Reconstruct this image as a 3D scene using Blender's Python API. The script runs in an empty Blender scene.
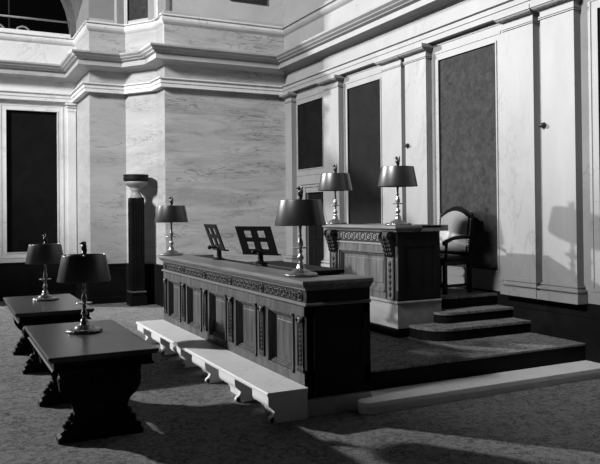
import bpy, bmesh, math, random
from mathutils import Vector, Matrix
random.seed(7)
SC = bpy.context.scene
COL = SC.collection
PI = math.pi

# ---------------------------------------------------------------- materials
def mat(name, base, rough=.6, metal=0., spec=.5):
    m = bpy.data.materials.new(name); m.use_nodes = True
    b = m.node_tree.nodes['Principled BSDF']
    b.inputs['Base Color'].default_value = (base, base, base, 1)
    b.inputs['Roughness'].default_value = rough
    b.inputs['Metallic'].default_value = metal
    b.inputs['Specular IOR Level'].default_value = spec
    return m
def nt(m): return m.node_tree, m.node_tree.nodes['Principled BSDF']
def node(t, kind, **kw):
    n = t.nodes.new(kind)
    for k, v in kw.items():
        if k in n.inputs: n.inputs[k].default_value = v
        else: setattr(n, k, v)
    return n
def coords(t, scale=(1,1,1), rot=(0,0,0)):
    c = t.nodes.new('ShaderNodeTexCoord'); mp = t.nodes.new('ShaderNodeMapping')
    mp.inputs['Scale'].default_value = scale; mp.inputs['Rotation'].default_value = rot
    t.links.new(c.outputs['Object'], mp.inputs['Vector']); return mp.outputs['Vector']
def ramp(t, fac, stops):
    r = t.nodes.new('ShaderNodeValToRGB'); e = r.color_ramp.elements
    while len(e) < len(stops): e.new(.5)
    for i, (p, v) in enumerate(stops): e[i].position = p; e[i].color = (v, v, v, 1)
    t.links.new(fac, r.inputs['Fac']); return r.outputs['Color']
def mul(t, a, b, f=1., mode='MULTIPLY'):
    x = t.nodes.new('ShaderNodeMix'); x.data_type = 'RGBA'; x.blend_type = mode
    x.inputs[0].default_value = f
    t.links.new(a, x.inputs[6]); t.links.new(b, x.inputs[7]); return x.outputs[2]
def bump(t, b, h, s=.3, d=.01):
    n = t.nodes.new('ShaderNodeBump'); n.inputs['Strength'].default_value = s; n.inputs['Distance'].default_value = d
    t.links.new(h, n.inputs['Height']); t.links.new(n.outputs['Normal'], b.inputs['Normal'])

def marble(name, lo, hi, vein, vscale=1.2, rough=.45, stretch=(1,1,1), vw=.035, slab=None, spec=.3):
    m = mat(name, hi, rough, 0, spec); t, b = nt(m)
    v = coords(t, stretch)
    n1 = node(t, 'ShaderNodeTexNoise', Scale=vscale, Detail=8., Roughness=.62, Distortion=.9); t.links.new(v, n1.inputs['Vector'])
    cloud = ramp(t, n1.outputs['Fac'], [(.3, lo), (.68, hi)])
    n2 = node(t, 'ShaderNodeTexNoise', Scale=vscale*1.7, Detail=6., Roughness=.55, Distortion=1.6); t.links.new(v, n2.inputs['Vector'])
    vn = ramp(t, n2.outputs['Fac'], [(.5-vw, 1.), (.5, vein), (.5+vw, 1.)])
    n3 = node(t, 'ShaderNodeTexNoise', Scale=vscale*.8, Detail=3.); t.links.new(v, n3.inputs['Vector'])
    msk = ramp(t, n3.outputs['Fac'], [(.42, 1.), (.6, 0.)])
    x = t.nodes.new('ShaderNodeMix'); x.data_type = 'RGBA'
    t.links.new(msk, x.inputs[0]); t.links.new(vn, x.inputs[6]); x.inputs[7].default_value = (1,1,1,1)
    c = mul(t, cloud, x.outputs[2])
    if slab:
        bv = coords(t, (1,1,1), slab)
        br = node(t, 'ShaderNodeTexBrick', Scale=1., **{'Mortar Size': .006, 'Mortar Smooth': .1, 'Brick Width': 1.5, 'Row Height': .78})
        br.inputs['Color1'].default_value = (1,1,1,1); br.inputs['Color2'].default_value = (.94,.94,.94,1); br.inputs['Mortar'].default_value = (.84,.84,.84,1)
        t.links.new(bv, br.inputs['Vector']); c = mul(t, c, br.outputs['Color'])
    t.links.new(c, b.inputs['Base Color'])
    return m
def wood(name, lo, hi, rough=.4, axis='Z', sc=9., spec=.35):
    m = mat(name, hi, rough, 0, spec); t, b = nt(m)
    s = {'X': (.12,1,1), 'Y': (1,.12,1), 'Z': (1,1,.08)}[axis]
    v = coords(t, s)
    n = node(t, 'ShaderNodeTexNoise', Scale=sc, Detail=7., Roughness=.65, Distortion=.6); t.links.new(v, n.inputs['Vector'])
    t.links.new(ramp(t, n.outputs['Fac'], [(.32, lo), (.66, hi)]), b.inputs['Base Color'])
    bump(t, b, n.outputs['Fac'], .12, .004)
    return m

M = {}
M['marble'] = marble('white_marble', .20, .25, .76, .9, vw=.018)  # same white marble, darkened in colour against the strong sun on the right wall
M['marble_pil'] = marble('pilaster_marble', .20, .255, .76, 1.1, stretch=(1,1,.45), vw=.02)
M['marble_back'] = marble('veined_marble', .29, .50, .42, 1.3, stretch=(.55,.55,3.0), vw=.03, slab=(PI/2,0,0))
M['marble_pier'] = marble('pier_marble', .33, .44, .62, 1.4, stretch=(.6,.6,2.8), vw=.025)
M['marble_left_lifted'] = marble('recess_marble_lifted', .58, .72, .7, .9, vw=.018)  # white marble lightened in colour to make up for weak light here
M['marble_seat'] = marble('seat_marble', .80, .90, .8, 1.5, vw=.02)
M['marble_dull'] = marble('grey_marble', .30, .5, .5, 2.5, vw=.03)
M['base'] = wood('pale_base', .19, .27, .5, 'Y')
M['stone'] = marble('carved_stone', .07, .13, .7, 3.0)
M['upper'] = marble('upper_plaster', .42, .5, .85, 2.0)
M['panel'] = marble('dark_panel', .003, .008, .8, 2.2, rough=.7, spec=.08)
M['niche'] = marble('niche_panel', .014, .042, .8, 11.0, rough=.7, spec=.1)
M['dado'] = marble('dark_dado', .004, .010, .8, 2.0, rough=.6, spec=.08)
M['black'] = mat('dark_void', .002, .95, 0, 0.)  # near-black, the gallery's darkness put into the colour
M['oak'] = wood('oak', .018, .125, .5, sc=13.)
M['oak_h'] = wood('oak_rail_sunlit', .11, .20, .45, 'Y')  # oak lightened, sun on the rail tops put into the colour
M['oak_dark'] = wood('oak_carved', .008, .02, .5, spec=.2)
M['oak_end_shaded'] = wood('oak_end_shaded', .006, .012, .6, spec=.12)  # oak darkened to near black, shade on the unlit ends in its colour
M['table'] = wood('walnut_top', .03, .06, .3, 'Y', 6.)
M['table_leg_shaded'] = wood('walnut_leg_shaded', .004, .009, .6, spec=.12)  # walnut blackened, shade on the unlit legs put into the colour
M['leather_top'] = mat('black_leather', .008, .6, 0, .15)
M['iron'] = mat('dark_metal', .008, .55, 0, .15)
M['brass'] = mat('pale_brass', .26, .3, .75)
M['bronze'] = mat('dark_bronze', .05, .35, .6)
M['shade'] = mat('lamp_shade_metal', .11, .36, .85)
M['leather'] = mat('chair_leather', .32, .36)
M['chairwood'] = mat('chair_wood', .008, .45, 0, .2)
M['stud'] = mat('stud', .6, .3, .7)
M['plate'] = mat('urn_stone', .22, .5)

def carpet():
    m = mat('carpet', .1, .95, 0, .1); t, b = nt(m)
    v = coords(t)
    nz = node(t, 'ShaderNodeTexNoise', Scale=2.6, Detail=5., Roughness=.6); t.links.new(v, nz.inputs['Vector'])
    off = t.nodes.new('ShaderNodeVectorMath'); off.operation = 'MULTIPLY_ADD'
    off.inputs[1].default_value = (.45,.45,.45); t.links.new(nz.outputs['Color'], off.inputs[0]); t.links.new(v, off.inputs[2])
    va = node(t, 'ShaderNodeTexNoise', Scale=2.4, Detail=7., Roughness=.6, Distortion=2.2); t.links.new(off.outputs[0], va.inputs['Vector'])
    l1 = ramp(t, va.outputs['Fac'], [(.475, 1.), (.497, .38), (.503, .38), (.525, 1.)])
    vb = node(t, 'ShaderNodeTexNoise', Scale=4.6, Detail=6., Roughness=.6, Distortion=1.8); t.links.new(v, vb.inputs['Vector'])
    l2 = ramp(t, vb.outputs['Fac'], [(.47, 1.), (.497, .5), (.503, .5), (.53, 1.)])
    ln = mul(t, l1, l2)
    n2 = node(t, 'ShaderNodeTexNoise', Scale=22., Detail=7., Roughness=.75); t.links.new(v, n2.inputs['Vector'])
    cl = ramp(t, n2.outputs['Fac'], [(.3, .14), (.7, .30)])
    c = mul(t, cl, ln); t.links.new(c, b.inputs['Base Color'])
    n3 = node(t, 'ShaderNodeTexNoise', Scale=160., Detail=2.); t.links.new(v, n3.inputs['Vector'])
    bump(t, b, n3.outputs['Fac'], .5, .01)
    return m
M['carpet'] = carpet()

# ---------------------------------------------------------------- mesh builder
class MB:
    def __init__(s): s.bm = bmesh.new()
    def faces(s, vs, fs, smooth=False):
        b = [s.bm.verts.new(v) for v in vs]
        for f in fs:
            try: fc = s.bm.faces.new([b[i] for i in f]); fc.smooth = smooth
            except ValueError: pass
        return s
    def box(s, x0, x1, y0, y1, z0, z1, bev=0.):
        r = bmesh.ops.create_cube(s.bm, size=1)['verts']
        for v in r:
            v.co = Vector((x0+(v.co.x+.5)*(x1-x0), y0+(v.co.y+.5)*(y1-y0), z0+(v.co.z+.5)*(z1-z0)))
        if bev:
            ed = list({e for v in r for e in v.link_edges})
            bmesh.ops.bevel(s.bm, geom=ed, offset=bev, segments=2, affect='EDGES', profile=.5)
        return s
    def prism(s, pts, axis, a, b, smooth=False):
        # pts polygon in the two other axes, in cyclic order XYZ without axis ('Y' -> (x,z))
        def mk(p, q):
            return {'X': (q, p[0], p[1]), 'Y': (p[0], q, p[1]), 'Z': (p[0], p[1], q)}[axis]
        n = len(pts); vs = [mk(p, a) for p in pts]+[mk(p, b) for p in pts]
        fs = [tuple(range(n)), tuple(range(2*n-1, n-1, -1))]+[(i, i+n, (i+1) % n+n, (i+1) % n) for i in range(n)]
        return s.faces(vs, fs, smooth)
    def lathe(s, prof, cx=0, cy=0, cz=0, n=28, sx=1., sy=1., closed=False, smooth=True):
        vs = []; fs = []
        k = len(prof)
        for i in range(n):
            a = 2*PI*i/n
            for r, z in prof: vs.append((cx+r*sx*math.cos(a), cy+r*sy*math.sin(a), cz+z))
        for i in range(n):
            j = (i+1) % n
            for q in range(k-1): fs.append((i*k+q, j*k+q, j*k+q+1, i*k+q+1))
            if closed: fs.append((i*k+k-1, j*k+k-1, j*k, i*k))
        if not closed:
            if prof[0][0] > 1e-4: fs.append(tuple(i*k for i in range(n-1, -1, -1)))
            if prof[-1][0] > 1e-4: fs.append(tuple(i*k+k-1 for i in range(n)))
        s.faces(vs, fs, smooth); return s
    def tube(s, pts, r, n=10):
        pts = [Vector(p) for p in pts]; rs = r if isinstance(r, (list, tuple)) else [r]*len(pts)
        vs = []; fs = []
        for i, p in enumerate(pts):
            d = (pts[min(i+1, len(pts)-1)]-pts[max(i-1, 0)]).normalized()
            u = d.cross(Vector((0,0,1)))
            if u.length < 1e-3: u = Vector((1,0,0))
            u.normalize(); w = d.cross(u)
            for k in range(n):
                a = 2*PI*k/n; vs.append(p+rs[i]*(math.cos(a)*u+math.sin(a)*w))
        for i in range(len(pts)-1):
            for k in range(n): fs.append((i*n+k, i*n+(k+1) % n, (i+1)*n+(k+1) % n, (i+1)*n+k))
        fs.append(tuple(range(n-1, -1, -1))); fs.append(tuple((len(pts)-1)*n+k for k in range(n)))
        return s.faces(vs, fs, True)
    def ball(s, c, r, sx=1, sy=1, sz=1, u=14, v=9):
        q = bmesh.ops.create_uvsphere(s.bm, u_segments=u, v_segments=v, radius=r)['verts']
        for x in q: x.co = Vector((c[0]+x.co.x*sx, c[1]+x.co.y*sy, c[2]+x.co.z*sz))
        for f in {f for x in q for f in x.link_faces}: f.smooth = True
        return s
    def torus(s, c, R, r, axis='X', n=20, m=7):
        vs = []; fs = []
        for i in range(n):
            a = 2*PI*i/n
            for j in range(m):
                b = 2*PI*j/m; q = R+r*math.cos(b); p = (q*math.cos(a), q*math.sin(a), r*math.sin(b))
                p = {'X': (p[2], p[0], p[1]), 'Y': (p[0], p[2], p[1]), 'Z': p}[axis]
                vs.append((c[0]+p[0], c[1]+p[1], c[2]+p[2]))
        for i in range(n):
            for j in range(m): fs.append((i*m+j, ((i+1) % n)*m+j, ((i+1) % n)*m+(j+1) % m, i*m+(j+1) % m))
        return s.faces(vs, fs, True)
    def sweep(s, path, prof, closed=False):
        # profile (offset to the right of travel, z), mitred along a plan path
        n = len(path); k = len(prof); vs = []; fs = []
        P = [Vector((p[0], p[1])) for p in path]
        for i in range(n):
            dirs = []
            if closed or i > 0: dirs.append((P[i]-P[i-1]).normalized())
            if closed or i < n-1: dirs.append((P[(i+1) % n]-P[i]).normalized())
            ns = [Vector((d.y, -d.x)) for d in dirs]
            if len(ns) == 2:
                m = (ns[0]+ns[1]); m = m/max(.2, (1+ns[0].dot(ns[1])))
            else: m = ns[0]
            for o, z in prof: vs.append((P[i].x+m.x*o, P[i].y+m.y*o, z))
        segs = n if closed else n-1
        for i in range(segs):
            j = (i+1) % n
            for q in range(k): fs.append((i*k+q, i*k+(q+1) % k, j*k+(q+1) % k, j*k+q))
        if not closed:
            fs.append(tuple(range(k))); fs.append(tuple((n-1)*k+q for q in range(k-1, -1, -1)))
        return s.faces(vs, fs)
    def xf(s, mtx):
        for v in s.bm.verts: v.co = mtx @ v.co
        return s
    def build(s, name, material, parent=None, label=None):
        bmesh.ops.recalc_face_normals(s.bm, faces=s.bm.faces)
        me = bpy.data.meshes.new(name)
        if parent is not None:
            w = Vector((0,0,0)); p = parent
            while p is not None: w += p.location; p = p.parent
            for v in s.bm.verts: v.co -= w
        s.bm.to_mesh(me); s.bm.free(); me.materials.append(material)
        o = bpy.data.objects.new(name, me); COL.objects.link(o)
        if parent is not None: o.parent = parent
        if label: o['label'] = label
        return o
def thing(name, label, cat, loc, group=None):
    o = bpy.data.objects.new(name, None); COL.objects.link(o); o.location = loc
    o.empty_display_size = .1
    return tag(o, label, cat, group)
def tag(o, label, cat, group=None):
    o['label'] = label; o['category'] = cat
    if group: o['group'] = group
    return o
def struct(name, mb, m, label=None, parent=None):
    o = mb.build(name, m, parent)
    if parent is None: o['kind'] = 'structure'
    if label: o['label'] = label
    return o
def kids(o): return [c for c in bpy.data.objects if c.parent == o]
def dup(o, loc, label=None, group=None, parent=None, rz=None):
    ch = kids(o); c = o.copy(); COL.objects.link(c); c.location = loc
    if parent is not None: c.parent = parent
    if rz is not None: c.rotation_euler = (0,0,rz)
    if label: c['label'] = label
    if group: c['group'] = group
    for k in ch: dup(k, k.location, parent=c)
    return c

# ---------------------------------------------------------------- the room
XW, YB, YL = 6.66, 13.95, 16.75            # right wall face, back wall face, recess wall face
YE = 3.5
XE = -.40                                    # where the modelled stretch of recess wall ends
PLAN = [(XE,YL), (2.72,YL), (2.72,15.13), (3.47,15.13), (3.95,14.47), (3.98,YB), (XW,YB), (XW,YE)]
struct('floor', MB().box(-6.6, 7.2, -2.0, 17.2, -.12, 0), M['carpet'], 'dark patterned carpet floor')
# masonry, one body per wall
sw = MB().box(-6.5, -6.2, -2.0, 8.0, 0, 7.4).box(-6.6, -6.1, -2.0, 8.05, 7.4, 7.5).box(-6.5, -6.2, 8.0, 13.0, 0, 6.2).box(-6.6, -6.1, 8.05, 13.05, 6.2, 6.3)  # unseen wall, added and stepped in height to shade the floor
struct('wall_light_blocker', sw, M['marble'], 'unseen marble wall added at the left to keep side light off the floor')
DZ = .82
struct('wall_back', MB().box(3.98, 6.9, YB, YB+.25, 0, 5.95), M['marble_back'], 'grey veined marble wall behind the desk')
struct('wall_corner', MB().prism([(2.72,15.13),(3.47,15.13),(3.95,14.47),(3.98,YB),(3.98,YB+.25),(4.3,17),(2.72,17)], 'Z', 0, 5.95), M['marble_pier'], 'canted pale marble corner pier')
# recess wall with an inset dark panel
wl = MB()
wl.box(XE, 2.72, YL+.09, YL+.3, 0, 5.95)
PX0, PX1, PZ0, PZ1 = 1.235, 2.30, 1.045, 4.17
wl.box(PX1, 2.72, YL, YL+.1, DZ, 4.36); wl.box(XE, PX0, YL, YL+.1, DZ, 4.36)
wl.box(PX0, PX1, YL, YL+.1, DZ, PZ0); wl.box(PX0, PX1, YL, YL+.1, PZ1, 4.36)
wl.box(XE, 2.72, YL-.01, YL+.1, 4.3, 5.95)
struct('wall_left', wl, M['marble_left_lifted'], 'white marble wall of the recess at the left')
pl = MB().box(PX0-.01, PX1+.01, YL+.06, YL+.095, PZ0-.01, PZ1+.01)
struct('trim_1', pl, M['panel'], 'tall dark inset panel in the recess wall')
# right wall
PAN = [(4.45,5.68,1.046,4.14), (7.355,8.59,1.046,4.117), (10.18,11.285,1.046,4.117), (12.24,13.335,2.75,4.107)]
wr = MB().box(XW+.1, XW+.3, YE, 14.1, 0, 5.95)
cur = YE
for (a, b, z0, z1) in PAN:
    wr.box(XW, XW+.11, cur, a, DZ-.05, 4.4); cur = b
    if a > 12:
        wr.box(XW, XW+.11, a, b, 2.26, z0); wr.box(XW, XW+.11, 13.0, b, DZ-.05, 2.26)
        wr.box(XW, XW+.11, a-.1, a-.01, DZ-.05, 2.26)
    else: wr.box(XW, XW+.11, a, b, DZ-.05, z0)
    wr.box(XW, XW+.11, a, b, z1, 4.4)
wr.box(XW, XW+.11, cur, 13.95, DZ-.05, 4.4)
wr.box(XW-.01, XW+.11, YE, 13.95, 4.34, 5.95)
struct('wall_right', wr, M['marble'], 'white marble wall at the right')
k = 2
for (a, b, z0, z1), m, lb in zip(PAN, (M['panel'], M['niche'], M['panel'], M['panel']),
        ('dark inset panel at the right edge', 'tall grey-black inset panel behind the armchair', 'tall dark inset panel between the paired pilasters and the door bay', 'square dark inset panel above the side door')):
    if b < 9 and b > 8: mm = m
    struct('trim_%d' % k, MB().box(XW+.018, XW+.105, a-.01, b+.01, z0-.01, z1+.01), m, lb); k += 1
# raised frames round the inset panels
fr = MB()
RING = ((.0, .022, .012), (.10, .135, .010))
for (a, b, z0, z1) in PAN:
    for w0, w1, pr in RING:
        if w0 == 0: fr.box(XW-pr, XW+.02, a-w1, a-w0, z0-w1, z1+w1)
        fr.box(XW-pr, XW+.02, b+w0, b+w1, z0-w1, z1+w1)
        fr.box(XW-pr, XW+.02, a-w0, b+w0, z1+w0, z1+w1).box(XW-pr, XW+.02, a-w0, b+w0, z0-w1, z0-w0)
struct('trim_6', fr, M['marble'], 'thin marble frames round the dark panels of the right wall')
fr = MB()
for w0, w1, pr in RING:
    fr.box(PX0-w1, PX0-w0, YL-pr, YL+.02, PZ0-w1, PZ1+w1).box(PX1+w0, PX1+w1, YL-pr, YL+.02, PZ0-w1, PZ1+w1)
    fr.box(PX0-w0, PX1+w0, YL-pr, YL+.02, PZ1+w0, PZ1+w1).box(PX0-w0, PX1+w0, YL-pr, YL+.02, PZ0-w1, PZ0-w0)
struct('trim_24', fr, M['marble_left_lifted'], 'thin marble frame round the dark panel of the recess')
# side door
dr = struct('door_1', MB().box(XW+.05, XW+.1, 12.22, 13.01, .3, 2.27), M['panel'], 'dark side door behind the desk lamp')
dm = MB()
for z0, z1 in ((.42, 1.15), (1.3, 2.15)):
    for y0, y1 in ((12.28, 12.58), (12.66, 12.95)): dm.box(XW+.035, XW+.06, y0, y1, z0, z1, .01)
struct('door_field', dm, M['panel'], None, dr)
lt = MB().box(XW-.05, XW+.02, 12.05, 13.18, 2.42, 2.49, .01).box(XW-.025, XW+.02, 12.08, 13.15, 2.37, 2.42)
lt.box(XW-.02, XW+.02, 13.0, 13.1, .3, 2.37).box(XW-.02, XW+.02, 12.12, 12.22, .3, 2.37)
struct('trim_7', lt, M['marble'], 'marble lintel and jambs round the side door')
# pilasters of the right wall, each with shaft, capital and base
def pilaster(i, y0, y1, lab):
    f = XW-.11
    sh = struct('trim_%d' % i, MB().box(f, XW+.02, y0, y1, .99, 4.19), M['marble_pil'], lab)
    c = MB()
    for d, z0, z1 in ((.016, 4.183, 4.196), (.0, 4.196, 4.204), (.018, 4.204, 4.222), (.004, 4.222, 4.285), (.016, 4.285, 4.295)):
        c.box(f-d, XW+.02, y0-d, y1+d, z0, z1)
    for j in range(6):
        q = math.sin((j+1)/6*PI/2)
        c.box(f-.03-.07*q, XW+.02, y0-.02-.03*q, y1+.02+.03*q, 4.295+.035*j/6, 4.295+.035*(j+1)/6)
    c.box(f-.115, XW+.02, y0-.058, y1+.058, 4.33, 4.388, .004)
    struct('capital', c, M['marble_pil'], None, sh)
    b = MB().box(f-.058, XW+.02, y0-.058, y1+.058, .765, .87)
    b.box(f-.02, XW+.02, y0-.03, y1+.03, .87, .884)
    for j in range(6):
        d = .022+.034*math.sin((j+.5)/6*PI)
        b.box(f-d, XW+.02, y0-d, y1+d, .884+.046*j/6, .884+.046*(j+1)/6)
    b.box(f-.010, XW+.02, y0-.010, y1+.010, .93, .95); b.box(f-.026, XW+.02, y0-.026, y1+.026, .95, .964); b.box(f-.010, XW+.02, y0-.010, y1+.010, .964, .99)
    struct('base', b, M['marble_pil'], None, sh)
PIL = [(5.965,6.483,'marble pilaster nearest the right edge'), (6.61,7.128,'marble pilaster just right of the armchair'), (8.815,9.365,'right pilaster of the pair behind the raised bench'),
       (9.475,10.03,'left pilaster of the pair behind the raised bench'), (11.505,12.09,'marble pilaster beside the side door'), (13.50,13.80,'slim marble pilaster in the room corner')]
for i, (a, b, l) in enumerate(PIL): pilaster(8+i, a*.9939, b*.9939, l)
# pilaster of the recess wall
pr = MB().box(2.52, 2.70, YL-.06, YL+.02, DZ, 4.19)
po = struct('trim_14', pr, M['marble_left_lifted'], 'marble pilaster at the right end of the recess wall')
c = MB().box(2.46, 2.72, YL-.14, YL+.02, 4.33, 4.38).box(2.49, 2.72, YL-.10, YL+.02, 4.27, 4.33, .015).box(2.51, 2.71, YL-.07, YL+.02, 4.19, 4.27)
struct('capital', c, M['marble_left_lifted'], None, po)
# horizontal mouldings that run round all the walls, coloured lighter on the dimmer ones
def run(i, prof, m, lab, path=None, other=None):
    if path: struct('trim_%d' % i, MB().sweep(path, prof), m, lab); return
    struct('trim_%d' % i, MB().sweep(PLAN[:7], prof), other, lab+' of the back walls')
    struct('trim_%d' % (i+10), MB().sweep(PLAN[6:], prof), m, lab+' of the right wall')
run(15, [(-.02,4.39),(.115,4.39),(.115,4.465),(.13,4.47),(.13,4.535),(.165,4.55),(.165,4.575),(-.02,4.59)], M['marble'], 'marble architrave over the pilasters', None, M['marble_left_lifted'])
run(16, [(-.02,4.86),(.03,4.865),(.05,4.89),(.08,4.90),(.10,4.91),(.255,4.915),(.265,4.915),(.265,5.0),(.25,5.002),(.25,5.014),(.31,5.04),(.315,5.054),(.365,5.085),(.37,5.10),(.415,5.135),(.42,5.17),(-.02,5.24)], M['marble'], 'projecting marble cornice', None, M['marble_pier'])
run(17, [(-.02,5.66),(.02,5.69),(.05,5.72),(.07,5.76),(.07,5.80),(.05,5.83),(.09,5.84),(.09,5.86),(-.02,5.90)], M['marble'], 'rounded marble ledge above the cornice', None, M['marble_left_lifted'])
BASE = [(XE,YL), (2.72,YL), (2.72,15.13), (3.47,15.13), (3.95,14.47), (3.98,YB), (XW,YB)]
run(18, [(0,0),(.07,0),(.07,.12),(.05,.14),(.05,DZ-.04),(.06,DZ-.03),(.06,DZ-.01),(0,DZ)], M['dado'], 'dark dado round the foot of the back walls', BASE)
struct('baseboard_right', MB().sweep([(XW,YB),(XW,YE)], [(-.02,0),(.010,0),(.010,.60),(.02,.61),(.02,.625),(.006,.635),(.006,DZ-.06),(-.02,DZ-.055)]), M['dado'], 'dark dado along the right wall')
# marble strip on the slim back plinth and upper drum walls
up = MB().box(3.98, 7, YB+.05, YB+.3, 5.85, 10.)
up.box(3.86, 4.12, YB+.038, YB+.3, 5.80, 10.)
struct('wall_upper_back', up, M['upper'], 'plain grey upper wall above the ledge')
ur = MB().box(XW+.05, XW+.3, YE, 14.2, 5.85, 10.)
struct('wall_upper_right', ur, M['marble'], 'pale upper wall above the right ledge')
struct('trim_19', MB().box(5.42, 6.27, YB+.03, YB+.07, 6.335, 10.).box(XW+.03, XW+.07, 12.6, 13.5, 6.5, 10.), M['niche'], 'dark inset panels high on the upper walls')
uc = MB().prism([(2.72,15.15),(3.45,15.15),(3.45,16.9),(2.72,16.9)], 'Z', 5.85, 10.)
struct('wall_upper_pier', uc, M['marble'], 'white upper face of the corner pier')
um = MB().prism([(3.24,15.16),(3.29,15.10),(3.44,15.10),(3.47,15.16)], 'Z', 5.86, 10.)
um.prism([(3.47,15.16),(3.44,15.10),(3.50,15.05),(3.53,15.10)], 'Z', 5.86, 10.)
struct('trim_20', um, M['marble'], 'upright marble moulding on the pier edge')
struct('wall_upper_canted', MB().prism([(3.47,15.17),(3.97,14.49),(4.1,14.6),(4.1,15.2)], 'Z', 5.85, 10.), M['niche'], 'grey inset face of the canted pier above the ledge')
struct('trim_21', MB().prism([(3.85,14.66),(3.83,14.62),(3.95,14.44),(4.02,13.97),(4.1,13.97),(4.1,14.6)], 'Z', 5.86, 10.), M['marble'], 'pale strip at the right of the canted pier')
# arched gallery opening in the recess
CX, CZ, R0 = .60, 5.95, 2.02
def arc(r, cx, cz, y, n=16, a1=PI/2): return [(cx+r*math.cos(a1*i/n), y, cz+r*math.sin(a1*i/n)) for i in range(n+1)]
g = MB()
a0 = arc(R0, CX, CZ, YL+.02); a1 = arc(R0+.12, CX, CZ, YL+.02); a2 = arc(R0+.12, CX, CZ, YL-.05); a3 = arc(R0, CX, CZ, YL-.05); a4 = arc(R0, CX, CZ, YL+.3)
vs = a4+a3+a2+a1; n = 17
g.faces(vs, [(j*n+i, j*n+i+1, (j+1)*n+i+1, (j+1)*n+i) for j in range(3) for i in range(16)])
g.box(2.60, 2.74, YL-.05, YL+.3, 5.85, 5.96)
struct('trim_22', g, M['stone'], 'stone archivolt round the dark gallery opening')
s = MB()
b0 = arc(R0+.115, CX, CZ, YL-.02); b1 = arc(2.125, CX, 6.52, 15.25)
s.faces(b0+b1, [(i, i+1, n+i+1, n+i) for i in range(16)])
so = struct('trim_23', s, M['stone'], 'coffered splay beside the gallery arch')
for t_, u_ in ((.22, .5), (.10, .72), (.36, .4)):
    i = t_*16; q = Vector(b0[int(i)]).lerp(Vector(b1[int(i)]), u_)
    struct('rosette', MB().ball(q, .07, .5, 1, 1).torus(q, .11, .018, 'X'), M['marble_dull'], None, so)
struct('wall_gallery', MB().box(-2.4, 2.75, 18.2, 18.3, 5.6, 10).box(-2.4, 2.75, YL+.3, 18.3, 5.6, 5.7).box(2.72, 2.75, YL+.3, 18.3, 5.6, 10), M['black'], 'dark gallery space behind the arch')  # unseen left stretch added to keep sun off the pier
ra = thing('gallery_railing', 'thin dark rail across the dark arched gallery at top left', 'railing', (1.0, YL+.05, 5.88))
MB().tube([(XE,YL+.05,6.235),(2.70,YL+.05,6.235)], .022).build('handrail', M['marble_dull'], ra)
MB().tube([(1.31,YL+.05,5.88),(1.31,YL+.05,7.9)], .015).build('upright', M['bronze'], ra)
for x, lab in ((1.60, 'pale seat back just showing over the balcony ledge'), (1.08, 'pale seat back at the far left frame edge over the balcony ledge')):
    sb = MB().tube([(x-.13,YL+.02,5.87),(x-.12,YL+.02,5.99),(x-.03,YL+.02,6.03),(x+.05,YL+.02,6.02),(x+.11,YL+.02,5.98),(x+.12,YL+.02,5.87)], .022)
    tag(sb.build('theatre_chair', M['plate']), lab, 'chair')

# ---------------------------------------------------------------- raised platform and steps
ZP = .305
def stepthing(name, mb, m, lab, loc):
    o = mb.build(name, m); return tag(o, lab, 'step')
pf = [(3.625,5.915),(6.648,5.915),(6.648,13.87),(4.7,13.87),(4.7,10.3),(3.625,10.3)]
po = thing('platform', 'low carpeted platform filling the floor behind the marble step', 'platform', (5.1, 5.915, 0))
MB().prism(pf, 'Z', 0, ZP-.02).build('riser', M['dado'], po)
MB().prism([(x, y-(.01 if y < 6 else 0)) for x, y in pf], 'Z', ZP-.02, ZP).build('carpet_covering', M['carpet'], po)
ms = [(6.648,5.905),(3.64,5.905),(3.64,5.712),(3.50,5.712)]
for i in range(9):
    a = PI/2+PI*i/8; ms.append((3.50+.082*math.cos(a), 5.63+.082*math.sin(a)))
ms += [(3.5,5.548),(6.648,5.548)]
q = MB().prism(ms, 'Z', .0, .065); ms2 = [(x, y-.0) for x, y in ms]
q.prism([(x+(-.018 if x < 3.6 and y < 5.7 else 0), y-(.018 if y < 5.7 else 0)) for x, y in ms], 'Z', .065, .109)
tag(q.build('marble_step', M['marble_seat']), 'long white marble step with rounded left end along the platform', 'step')
def curved(x0, y0, r, z0, z1, name, lab, yb=7.25):
    p = [(6.648,y0),(6.648,9.0 if z1 > .7 else 8.9),(5.72,9.0 if z1 > .7 else 8.9),(5.72,yb),(x0,yb)]
    for i in range(11):
        a = PI+PI/2*i/10; p.append((x0+r+r*math.cos(a), y0+r*.9+r*.9*math.sin(a)))
    t = thing(name, lab, 'step', ((x0+6.57)/2, y0, z0))
    MB().prism(p, 'Z', z0, z1-.03).build('riser', M['dado'], t)
    MB().prism([(x-(.012 if x < 6 else 0), y-(.012 if y < 7.3 else 0)) for x, y in p], 'Z', z1-.03, z1).build('tread', M['carpet'], t)
    return t
curved(5.13, 6.77, .34, ZP, .455, 'curved_step', 'lowest curved dark step beside the raised bench, lying on the platform')
curved(5.50, 7.08, .17, .455, .59, 'curved_step', 'middle curved dark step beside the raised bench')
curved(5.70, 7.37, .22, .59, .745, 'curved_step', 'top curved dark step under the armchair', 7.62)

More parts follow.
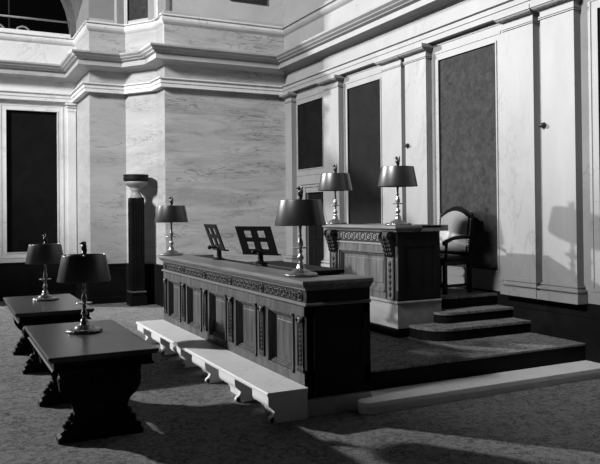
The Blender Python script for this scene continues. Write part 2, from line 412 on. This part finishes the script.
# ---------------------------------------------------------------- long clerks' desk
XD, Y0, Y1 = 2.925, 5.724, 10.40
dk = thing('clerk_desk', 'long carved oak desk with panelled front behind the white marble bench', 'desk', (3.27, 8.05, 0))
CY = [5.84+.888*i for i in range(6)]
MB().box(XD+.02, 3.60, Y0+.02, Y1-.02, 0, .165).box(XD, 3.612, Y0, Y1, 0, .15, .006).build('plinth', M['marble_dull'], dk, 'grey marble plinth')
b = MB().box(XD+.08, XD+.14, Y0+.03, Y1-.03, .15, 1.05)
b.box(XD+.005, XD+.08, Y0, Y1, .17, .36); b.box(XD+.005, XD+.08, Y0, Y1, .90, 1.02)
for i, y in enumerate(CY):
    b.box(XD+.005, XD+.08, max(Y0, y-.155), min(Y1, y+.155), .36, .90)
b.build('front_board', M['oak'], dk)
def panel_part(y0, y1, z0, z1, x, parent, m, name='panel'):
    p = MB()
    # bolection frame and raised field, facing -X
    for o0, o1, xf, xb in ((0, .020, -.014, .07), (.020, .040, .012, .07), (.040, .055, .030, .07)):
        a, c_, e, f = y0+o0, y1-o0, z0+o0, z1-o0
        w = o1-o0
        p.box(x+xf, x+xb, a, a+w, e, f); p.box(x+xf, x+xb, c_-w, c_, e, f)
        p.box(x+xf, x+xb, a, c_, e, e+w); p.box(x+xf, x+xb, a, c_, f-w, f)
    p.box(x+.05, x+.075, y0+.05, y1-.05, z0+.05, z1-.05)
    p.box(x+.040, x+.07, y0+.115, y1-.115, z0+.10, z1-.10, .006)
    return p.build(name, m, parent)
for i in range(5): panel_part(CY[i]+.150, CY[i+1]-.150, .355, .905, XD+.005, dk, M['oak'])
def console(y, z0, z1, x, w, parent, m, hi):
    h = z1-z0
    pr = [(x+.02, z0), (x-.010, z0), (x-.014, z0+.05*h), (x-.006, z0+.12*h), (x-.004, z0+.3*h), (x-.008, z0+.6*h), (x-.011, z0+.8*h), (x-.017, z0+.89*h), (x-.020, z0+.94*h), (x-.017, z0+.985*h), (x-.010, z1), (x+.02, z1)]
    c = MB().prism(pr, 'Y', y-w/2, y+w/2)
    for s_ in (-1, 1):
        c.torus((x-.010, y+s_*w*.42, z0+.93*h), .016, .007, 'Y', 12, 6)
        c.box(x-.012, x+.01, y+s_*w*.44-.006, y+s_*w*.44+.006, z0+.1*h, z0+.8*h)
    for j in range(8):
        zz = z0+h*(.14+.085*j); c.ball((x-.006, y, zz), .018, .45, 1., 1.2, 8, 6)
    o = c.build('console', m, parent)
    MB().box(x-.028, x-.008, y-w*.22, y+w*.22, z1-.035, z1-.014, .005).ball((x-.02, y, z1-.055), .014, .7, 1, 1, 8, 6).build('scroll', hi, o)
    return o
M['oak_carve'] = mat('oak_carving', .035, .5, 0, .3)
M['oak_hi'] = mat('oak_highlight', .17, .4)  # oak lightened, highlights on console tops and carving put into the colour
for y in CY: console(y, .39, .905, XD, .12, dk, M['oak_dark'], M['oak_hi'])
UP = [(3.60,Y1), (XD,Y1), (XD,Y0), (3.60,Y0)]     # travel: room side is to the right
MB().sweep(UP, [(-.05,1.0),(.012,1.0),(.022,1.008),(.022,1.02),(.006,1.03),(-.05,1.03)]).build('bead', M['oak_hi'], dk)
fz = MB().sweep(UP, [(-.06,1.03),(0,1.03),(0,1.145),(-.06,1.145)]).build('frieze', M['oak_dark'], dk)
for i in range(5):
    cv = MB()
    for j in range(11):
        y = CY[i]+.114+.066*j; a = .9*(1 if j % 2 else -1)
        cv.torus((XD-.002, y, 1.086+.008*a), .03, .007, 'X', 10, 5)
        if j < 10: cv.ball((XD-.004, y+.033, 1.086-.018*a), .014, .7, 1.6, .9, 8, 5)
    cv.build('frieze_scrollwork', M['oak_carve'], fz)
for y in CY: MB().torus((XD-.004, y, 1.086), .042, .009, 'X', 16, 6).ball((XD-.006, y, 1.086), .02, .8, 1, 1, 10, 6).build('rosette', M['oak_carve'], fz)
CAP = [(-.34,1.14),(.0,1.14),(.018,1.148),(.02,1.16),(.05,1.185),(.055,1.20),(.07,1.205),(.07,1.232),(.062,1.238),(-.34,1.238)]
MB().sweep(UP, CAP).build('cap_rail', M['oak_h'], dk)
e = MB().box(XD+.012, 3.58, Y0+.012, Y0+.06, .165, 1.14); e.box(XD, XD+.07, Y0, Y0+.05, .165, 1.03); e.box(3.53, 3.60, Y0, Y0+.05, .165, 1.03)
e.box(XD, 3.6, Y0, Y0+.05, .90, 1.03).box(XD, 3.6, Y0, Y0+.05, .25, .42)
e.build('end_panel', M['oak_end_shaded'], dk)
MB().box(XD+.012, 3.58, Y1-.06, Y1-.012, .165, 1.14).build('end_panel', M['oak_end_shaded'], dk)
MB().box(3.33, 3.70, 6.36, 7.93, 1.225, 1.262, .008).box(3.36, 3.66, 6.39, 7.90, 1.13, 1.23).build('writing_top', M['leather_top'], dk)
MB().box(3.10, 3.42, 7.95, 10.14, 1.206, 1.236).build('inner_shelf', M['oak_end_shaded'], dk)

# white marble bench in front of the desk
XB = 2.524
be = thing('marble_bench', 'long low white marble bench on scrolled brackets along the desk front', 'bench', (2.72, 8.05, 0))
for a, c_ in ((5.70,8.47), (8.475,10.44)):
    MB().prism([(XB+.01,.236),(XB-.002,.244),(XB-.004,.266),(XB+.006,.276),(XD-.001,.276),(XD-.001,.236)], 'Y', a, c_).build('seat_slab', M['marble_seat'], be)
for y in CY:
    a, c_ = max(5.715, y-.215), min(10.42, y+.235)
    pr = [(XB+.012,.236),(XB+.012,.175),(XB+.02,.15),(XB+.05,.125),(XB+.10,.105),(XB+.13,.075),(XB+.14,.0),(XD-.002,0),(XD-.002,.236)]
    bb = MB().prism(pr, 'Y', a, c_)
    ft = [(XB+.05,.13),(XB+.075,.10),(XB+.065,.07),(XB+.035,.05),(XB+.03,.02),(XB+.05,0),(XB+.16,0),(XB+.16,.13)]
    yy = a+.002
    bb.prism(ft, 'Y', yy, yy+.05); bb.tube([(XB+.05,yy,.026),(XB+.05,yy+.05,.026)], .024, 12)
    bb.build('bracket', M['marble_seat'], be)
MB().box(2.74, XD-.002, 5.75, 10.38, 0, .236).build('back_slab', M['marble_dull'], be)

# ---------------------------------------------------------------- raised judge's bench
XJ, J0, J1 = 4.97, 7.267, 8.985
jb = thing('raised_bench', 'tall carved oak bench on the platform with two lamps on top', 'bench', (5.3, 8.1, ZP))
MB().box(XJ+.004, 5.63, J0+.004, J1-.004, ZP, .415).build('plinth', M['dado'], jb)
MB().box(XJ, 5.635, J0, J1, .415, .72).build('base_block', M['base'], jb, 'pale marble base block')
MB().sweep([(5.63,J1),(XJ,J1),(XJ,J0),(5.63,J0)], [(-.3,.715),(.012,.715),(.02,.725),(.02,.74),(0,.752),(-.3,.752)]).build('base_moulding', M['base'], jb)
b = MB().box(XJ+.08, 5.60, J0+.03, J1-.03, .75, 1.62)
b.box(XJ+.005, XJ+.08, J0+.0, J1, .75, .84).box(XJ+.005, XJ+.08, J0, J1, 1.345, 1.43)
b.box(XJ+.005, XJ+.08, J0, J0+.27, .84, 1.345).box(XJ+.005, XJ+.08, J1-.27, J1, .84, 1.345)
b.build('front_board', M['oak'], jb)
eb = MB().box(XJ+.01, 5.61, J0, J0+.045, .75, 1.61)
eb.box(XJ, 5.615, J0-.01, J0+.03, .75, .88).box(XJ, 5.615, J0-.01, J0+.03, 1.42, 1.5).box(XJ+.01, XJ+.1, J0-.01, J0+.03, .88, 1.42).box(5.53, 5.615, J0-.01, J0+.03, .88, 1.42)
eb.build('end_panel', M['oak_end_shaded'], jb)
MB().box(XJ+.01, 5.61, J1-.045, J1, .75, 1.61).build('end_panel', M['oak_end_shaded'], jb)
panel_part(J0+.27, J1-.27, .84, 1.345, XJ+.005, jb, M['oak'])
MB().box(XJ-.008, XJ+.02, J0+.22, J1-.22, 1.43, 1.455, .004).build('bead', M['oak_hi'], jb)
fz = MB().box(XJ+.002, XJ+.06, J0+.21, J1-.21, 1.455, 1.60).build('frieze', M['oak_dark'], jb)
cv = MB(); n = 17; yy0 = J0+.285; st = (J1-J0-.57)/(n-1)
for i in range(n):
    y = yy0+st*i
    if i % 2: cv.torus((XJ-.002, y, 1.53), .028, .008, 'X', 12, 5).ball((XJ-.004, y, 1.53), .012)
    else: cv.box(XJ-.008, XJ+.01, y-.008, y+.008, 1.485, 1.575).box(XJ-.008, XJ+.01, y-.028, y+.028, 1.563, 1.577).box(XJ-.008, XJ+.01, y-.028, y+.028, 1.483, 1.497)
cv.build('frieze_carving', M['oak_hi'], fz)
for y in (J0+.145, J1-.145):
    c = MB().prism([(XJ+.03,1.28),(XJ-.005,1.28),(XJ-.03,1.31),(XJ-.035,1.36),(XJ-.06,1.42),(XJ-.09,1.50),(XJ-.095,1.56),(XJ-.075,1.60),(XJ-.03,1.61),(XJ+.03,1.61)], 'Y', y-.10, y+.10)
    for j in range(5):
        for s_ in (-1.5, -.5, .5, 1.5): c.ball((XJ-.036-.012*j, y+s_*.048, 1.33+.05*j), .022, .7, 1, 1.5, 8, 6)
        c.ball((XJ-.048-.013*j, y, 1.32+.05*j), .02, .8, .7, 1.6, 8, 6)
    for s_ in (-1, 1): c.torus((XJ-.07, y+s_*.085, 1.555), .038, .016, 'Y', 14, 7)
    for s_ in (-1, 1): c.tube([(XJ-.07, y+s_*.10, 1.555), (XJ-.07, y+s_*.11, 1.555)], .02)
    c.build('console', M['oak_dark'], jb)
    p = MB().box(XJ-.012, XJ+.02, y-.085, y+.085, .752, 1.285)
    po = p.build('pilaster_strip', M['oak'], jb)
    c = MB()
    for s_ in (-1, 1): c.box(XJ-.02, XJ+.0, y+s_*.08-.012, y+s_*.08+.012, .76, 1.28)
    for j in range(6): c.ball((XJ-.013, y, .83+.075*j), .034, .35, 1, 1.15, 8, 6)
    c.build('carved_drop', M['oak_dark'], po)
MB().sweep([(5.60,J1),(XJ,J1),(XJ,J0),(5.60,J0)], [(-.30,1.60),(.02,1.60),(.03,1.615),(.045,1.63),(.065,1.64),(.07,1.648),(.07,1.672),(.062,1.68),(-.30,1.68)]).box(5.30, 5.70, J0-.07, J1+.07, 1.605, 1.68).build('cap', M['oak_h'], jb)

# ---------------------------------------------------------------- trestle tables
ZT = .73
def make_table(x0, x1, y0, y1, lab):
    cx = (x0+x1)/2
    r = thing('library_table', lab, 'table', (cx, (y0+y1)/2, 0), 'dark carved tables')
    t = MB().box(x0, x1, y0, y1, ZT-.028, ZT, .010)
    t.box(x0+.012, x1-.012, y0+.012, y1-.012, ZT-.045, ZT-.026, .006)
    t.build('tabletop', M['table'], r)
    ap = MB().box(x0+.05, x1-.05, y0+.05, y1-.05, ZT-.13, ZT-.044)
    ap.sweep([(x0+.05,y0+.05),(x0+.05,y1-.05),(x1-.05,y1-.05),(x1-.05,y0+.05)][::-1], [(-.01,ZT-.13),(.012,ZT-.13),(.018,ZT-.118),(.006,ZT-.105),(-.01,ZT-.105)], True)
    ap.build('apron', M['table_leg_shaded'], r)
    half = [(.34,.60),(.335,.56),(.325,.52),(.335,.47),(.325,.41),(.29,.35),(.245,.31),(.225,.27),(.215,.23),(.225,.19),(.25,.17),(.235,.15),(.26,.125),(.29,.12),(.28,.10)]
    foot = [(.33,.085),(.32,.06),(.345,.04),(.345,.0)]
    for y in (y0+.235, y0+1.50):
        pts = [(cx+a, b_) for a, b_ in half]+[(cx-a, b_) for a, b_ in reversed(half)]
        g_ = MB().prism(pts, 'Y', y-.05, y+.05)
        for s_ in (-1, 1):
            g_.ball((cx+s_*.232, y, .185), .034, 1, 1.5, 1.1); g_.ball((cx+s_*.30, y, .50), .045, 1, 1.3, 1.2)
            g_.ball((cx+s_*.27, y, .13), .035, 1, 1.4, .9)
        g_.ball((cx, y-.05, .42), .09, 1, .3, 1.2).ball((cx, y-.05, .24), .06, 1, .3, 1.2)
        lg = g_.build('pedestal', M['table_leg_shaded'], r)
        pf = [(cx+a, b_) for a, b_ in foot]+[(cx-a, b_) for a, b_ in reversed(foot)]
        MB().prism([(cx+.30,.105)]+pf+[(cx-.30,.105)], 'Y', y-.075, y+.075).build('foot', M['table_leg_shaded'], lg)
    MB().box(cx-.05, cx+.05, y0+.25, y0+1.49, .20, .27, .01).build('stretcher', M['table_leg_shaded'], r)
    return r
T1 = make_table(.725, 1.61, 5.86, 7.72, 'dark carved pedestal table nearest the camera, lamp on its top')
T2 = dup(T1, (T1.location.x, T1.location.y+2.85, 0), 'dark carved pedestal table standing behind the nearer one')

# ---------------------------------------------------------------- lamps
def make_lamp(loc, lab):
    r = thing('desk_lamp', lab, 'lamp', (0,0,0), 'metal-shaded desk lamps')
    b = MB().lathe([(.0,0),(.155,0),(.165,.008),(.163,.022),(.150,.030),(.110,.033),(.092,.038),(.088,.052),(.070,.060),(.050,.066),(.040,.080),(.036,.105),(.028,.122),(.0,.126)], n=32)
    for i in range(8):
        a = 2*PI*i/8; b.ball((.150*math.cos(a), .150*math.sin(a), .012), .022, 1, 1, .55, 8, 6)
    b.build('base', M['brass'], r)
    MB().lathe([(0,.12),(.026,.122),(.020,.135),(.016,.15),(.03,.165),(.032,.185),(.018,.205),(.014,.225),(.022,.24),(.013,.252),(.012,.275),(.026,.29),(.03,.31),(.024,.34),(.014,.365),(.012,.385),(.024,.392),(.012,.40),(.013,.46),(.018,.47),(.011,.49),(.010,.75),(0,.752)], n=18).build('stem', M['brass'], r)
    MB().lathe([(.0,.262),(.05,.266),(.075,.272),(.078,.278),(.05,.277),(0,.274)], n=24).build('drip_disc', M['brass'], r)
    MB().lathe([(.246,.487),(.248,.487),(.2495,.492),(.204,.731),(.203,.736),(.200,.736),(.2005,.731),(.2445,.492)], n=48, closed=True).build('shade', M['shade'], r)
    for z, rr in ((.72, .205), (.49, .249)):
        pass
    sp = MB()
    for i in range(3):
        a = 2*PI*i/3+.4; sp.tube([(0,0,.725),(.202*math.cos(a),.202*math.sin(a),.728)], .004, 6)
    sp.build('shade_spider', M['bronze'], r)
    f = MB().lathe([(0,.74),(.022,.742),(.026,.75),(.012,.758),(.014,.77),(.0,.772)], n=14)
    f.ball((0,0,.805), .03, .85, .95, 1.25)          # bird body
    f.ball((-.012,0,.848), .016, 1.1, .9, 1.0); f.ball((-.03,0,.845), .008, 1.5, .7, .8, 8, 6)
    for s_ in (-1, 1):
        f.ball((.006, s_*.026, .815), .03, .5, .45, 1.35, 10, 7); f.ball((.008, s_*.034, .85), .016, .5, .5, 1.4, 8, 6)
    f.ball((.018,0,.775), .02, .6, .9, 1.2, 8, 6)
    f.build('finial', M['bronze'], r)
    r.location = loc
    return r
L1 = make_lamp((1.206, 7.046, ZT), 'large lamp on the nearest table, its shade overlapping the lamp behind')
dup(L1, (1.203, 9.94, ZT), 'lamp on the farther table, leftmost in the photo')
dup(L1, (3.085, 6.15, 1.239), 'big lamp at the near corner of the long desk')
dup(L1, (3.035, 10.33, 1.239), 'lamp on the far left end of the long desk')
dup(L1, (5.10, 9.02, 1.68), 'left one of the two lamps on the raised bench')
dup(L1, (5.10, 7.43, 1.68), 'right one of the two lamps on the raised bench')

# ---------------------------------------------------------------- book stands
def bookstand(foot, zb, u, n, w, h, tilt, lab):
    u = Vector((u[0],u[1],0)).normalized(); nn = Vector((n[0],n[1],0)).normalized()
    r = thing('book_stand', lab, 'stand', foot, 'book stands on the long desk')
    F = Vector(foot); bc = Vector((F.x, F.y, zb))
    up = Vector((0,0,h))+nn*tilt
    def P(a, c_, d): return bc+u*(a-.5)*w+up*c_+(nn*d)
    g = MB()
    def bar(a0, a1, c0, c1, d0=-.008, d1=.010):
        vs = [P(a, c_, d) for d in (d0, d1) for (a, c_) in ((a0,c0),(a1,c0),(a1,c1),(a0,c1))]
        g.faces(vs, [(0,1,2,3),(7,6,5,4),(0,4,5,1),(1,5,6,2),(2,6,7,3),(3,7,4,0)])
    for a0, a1 in ((0,.2),(.415,.585),(.8,1)): bar(a0, a1, 0, 1)
    for c0, c1 in ((0,.18),(.44,.60),(.84,1)): bar(.18, .82, c0, c1, -.007, .009)
    g.build('board', M['iron'], r)
    g = MB()
    vs = [P(a, c_, d) for d in (-.05, .012) for (a, c_) in ((-.01,-.04),(1.01,-.04),(1.01,.01),(-.01,.01))]
    g.faces(vs, [(0,1,2,3),(7,6,5,4),(0,4,5,1),(1,5,6,2),(2,6,7,3),(3,7,4,0)])
    g.build('ledge', M['iron'], r)
    z0 = F.z
    MB().lathe([(0,0),(.085,0),(.085,.012),(.06,.02),(.035,.035),(.034,.06),(.03,zb-z0-.02),(.04,zb-z0),(.03,zb-z0+.06),(0,zb-z0+.07)], F.x, F.y, z0, 14).build('stem', M['iron'], r)
    k = bc+Vector((0,0,.03)); e = k-u*.0+nn*.13
    MB().tube([k, e], .012).ball(e, .028).build('tilt_knob', M['iron'], r)
    return r
bookstand((3.30, 7.62, 1.262), 1.375, (.5,-.87), (-.87,-.5), .50, .325, .15, 'open-framed black book stand with four openings, facing the desk lamp')
bookstand((3.27, 8.93, 1.237), 1.375, (-.031,-.999), (-.999,.031), .50, .335, .125, 'black book stand turned edge-on, left of the four-opening one')

# ---------------------------------------------------------------- pedestal in the corner
PX, PY = 3.525, 14.50
pc = thing('urn_pedestal', 'tall dark square pedestal topped by a pale urn, in the corner', 'pedestal', (PX, PY, 0))
s = MB().box(PX-.134, PX+.134, PY-.134, PY+.134, .28, 2.185)
for i in range(5):
    s.box(PX-.113+.05*i, PX-.093+.05*i, PY-.142, PY-.13, .4, 2.1)
    s.box(PX-.142, PX-.13, PY-.113+.05*i, PY-.093+.05*i, .4, 2.1)
s.build('shaft', M['dado'], pc)
MB().box(PX-.175, PX+.175, PY-.175, PY+.175, 0, .14, .01).box(PX-.165, PX+.165, PY-.165, PY+.165, .14, .2, .01).box(PX-.15, PX+.15, PY-.15, PY+.15, .2, .26, .02).build('pedestal_base', M['dado'], pc)
w = .155
MB().sweep([(PX-w,PY-w),(PX-w,PY+w),(PX+w,PY+w),(PX+w,PY-w)][::-1], [(-.03,.26),(.0,.262),(.012,.275),(.0,.29),(-.03,.30)], True).build('base_ring', M['brass'], pc)
MB().lathe([(0,2.175),(.138,2.175),(.143,2.20),(.12,2.22),(.10,2.25),(.088,2.30),(.10,2.335),(.115,2.35),(.10,2.365),(.13,2.40),(.195,2.44),(.23,2.475),(.24,2.51),(.225,2.52),(0,2.525)], PX, PY, 0, 28).build('urn', M['plate'], pc, 'pale turned urn')
MB().lathe([(0,2.52),(.23,2.52),(.25,2.55),(.258,2.585),(.245,2.62),(.258,2.645),(.248,2.66),(0,2.66)], PX, PY, 0, 28).build('rim', M['iron'], pc)

# ---------------------------------------------------------------- armchair on the top step
ZC = .745
def armchair():
    r = thing('armchair', 'high-backed leather armchair with studded edges beside the raised bench', 'chair', (0,0,0))
    w = .29; m = M['chairwood']
    # local frame: chair faces -Y
    crest = [(-w,.52),(-w,1.02),(-w*.82,1.055),(-w*.55,1.10),(-w*.25,1.135),(0,1.145),(w*.25,1.135),(w*.55,1.10),(w*.82,1.055),(w,1.02),(w,.52)]
    def lean(z): return .20+(z-.45)*.13
    b = MB(); n = len(crest); vs = []
    for d in (-.035, .03):
        for x, z in crest: vs.append((x, lean(z)+d, z))
    b.faces(vs, [tuple(range(n)), tuple(range(2*n-1, n-1, -1))]+[(i, (i+1) % n, (i+1) % n+n, i+n) for i in range(n)])
    b.build('backrest', m, r)
    g = MB(); vs = []; nx, nz = 14, 10
    for j in range(nz+1):
        for i in range(nx+1):
            u_, v_ = i/nx*2-1, j/nz
            top = 1.01+.10*(1-u_*u_); z = .55+(top-.55)*v_; x = u_*w*.9
            bl = (1-u_**4)*(1-(2*v_-1)**6)
            vs.append((x, lean(z)-.036-.055*bl*(1-.75*u_*u_), z))
    g.faces(vs, [(j*(nx+1)+i, j*(nx+1)+i+1, (j+1)*(nx+1)+i+1, (j+1)*(nx+1)+i) for j in range(nz) for i in range(nx)], True)
    g.build('back_cushion', M['leather'], r)
    f = MB(); f.tube([(x*1.03, lean(z), z+.012) for x, z in crest], .022, 8); f.tube([(-w,lean(.52),.52),(w,lean(.52),.52)], .022, 8)
    f.ball((w,lean(1.03),1.05), .03, 1, 1, 1.3).ball((-w,lean(1.03),1.05), .03, 1, 1, 1.3)
    f.build('back_frame', m, r)
    for s_ in (-1, 1):
        q = MB()
        for j in range(15): q.ball((s_*(w+.008), lean(.56+.031*j)-.028, .56+.031*j), .0115, 1, 1, 1, 8, 6)
        q.build('stud_row', M['stud'], r)
        a = MB().tube([(s_*w,.24,.74),(s_*(w+.02),.1,.755),(s_*(w+.03),-.1,.745),(s_*(w+.03),-.24,.70),(s_*(w+.03),-.27,.67)], [.024,.024,.026,.03,.022], 8)
        a.ball((s_*(w+.03),-.27,.68), .035, 1, .8, 1)
        a.tube([(s_*(w+.01),-.2,.72),(s_*w,-.21,.6),(s_*w,-.22,.44)], .02, 8)
        a.build('arm', m, r)
        for y in (-.24, .22):
            l = MB().box(s_*w-.025, s_*w+.025, y-.025, y+.025, 0, .44, .004)
            l.ball((s_*w,y,.30), .036).ball((s_*w,y,.14), .034)
            l.build('leg', m, r)
        MB().box(s_*w-.015, s_*w+.015, -.22, .2, .09, .125).build('stretcher', m, r)
    MB().box(-w, w, -.255, -.225, .10, .15).build('front_stretcher', m, r)
    MB().box(-w-.01, w+.01, -.27, .25, .38, .43, .008).build('seat_frame', m, r)
    MB().box(-w+.005, w-.005, -.265, .22, .42, .49, .03).build('seat', M['leather_top'], r)
    return r
ch = armchair(); ch.location = (6.16, 7.91, ZC); ch.rotation_euler = (0, 0, math.radians(-84))

# small round fittings on the pilasters
for y, z, lab in ((6.405, 2.885, 'small dark round knob on the pilaster near the right edge'), (9.245, 2.89, 'small dark round knob on the pilaster behind the right bench lamp')):
    tag(MB().lathe([(0,0),(.035,0),(.04,.008),(.03,.02),(.022,.03),(.03,.05),(.025,.065),(0,.07)], 0, 0, 0, 16).xf(Matrix.Translation((XW-.11,y,z))@Matrix.Rotation(-PI/2,4,'Y')).build('wall_knob', M['bronze']), lab, 'knob')

# ---------------------------------------------------------------- light
def lamp(kind, name, loc, energy, **kw):
    l = bpy.data.lights.new(name, kind); l.energy = energy
    for k_, v in kw.items(): setattr(l, k_, v)
    o = bpy.data.objects.new(name, l); COL.objects.link(o); o.location = loc; return o
def aim(o, t):
    o.rotation_euler = (Vector(t)-o.location).to_track_quat('-Z', 'Y').to_euler()
lamp('POINT', 'high_window_light', (-12.8, 25.2, 9.9), 35000, shadow_soft_size=.26)
f = lamp('AREA', 'side_window_light', (-20, 3.6, 15.5), 15500, shape='RECTANGLE', size=3.6, size_y=4.5); aim(f, (5.0, 10, 2.8))
wd = bpy.data.worlds.new('world'); SC.world = wd; wd.use_nodes = True
wd.node_tree.nodes['Background'].inputs[0].default_value = (1,1,1,1)
wd.node_tree.nodes['Background'].inputs[1].default_value = .004

# ---------------------------------------------------------------- camera
fpx, yaw, pitch, roll, cyp = 711.283, math.radians(26.63382), math.radians(.57299), math.radians(.55994), 205.63
c, s = math.cos, math.sin
fw = Vector((s(yaw)*c(pitch), c(yaw)*c(pitch), s(pitch))); rt = Vector((c(yaw), -s(yaw), 0)); dn = -rt.cross(fw)
r2 = c(roll)*rt+s(roll)*dn; d2 = -s(roll)*rt+c(roll)*dn
cam = bpy.data.cameras.new('camera'); cam.sensor_fit = 'HORIZONTAL'; cam.sensor_width = 36; cam.lens = fpx*36/600
cam.shift_y = (cyp-232)/600; cam.clip_end = 100
co = bpy.data.objects.new('camera', cam); COL.objects.link(co)
mx = Matrix((r2, -d2, -fw)).transposed().to_4x4(); mx.translation = Vector((0,0,1.85)); co.matrix_world = mx
SC.camera = co
vs_ = SC.view_settings
SC.display_settings.display_device = 'sRGB'
vs_.view_transform = 'Standard'; vs_.look = 'None'; vs_.gamma = 1; vs_.use_curve_mapping = False; vs_.exposure = 0.
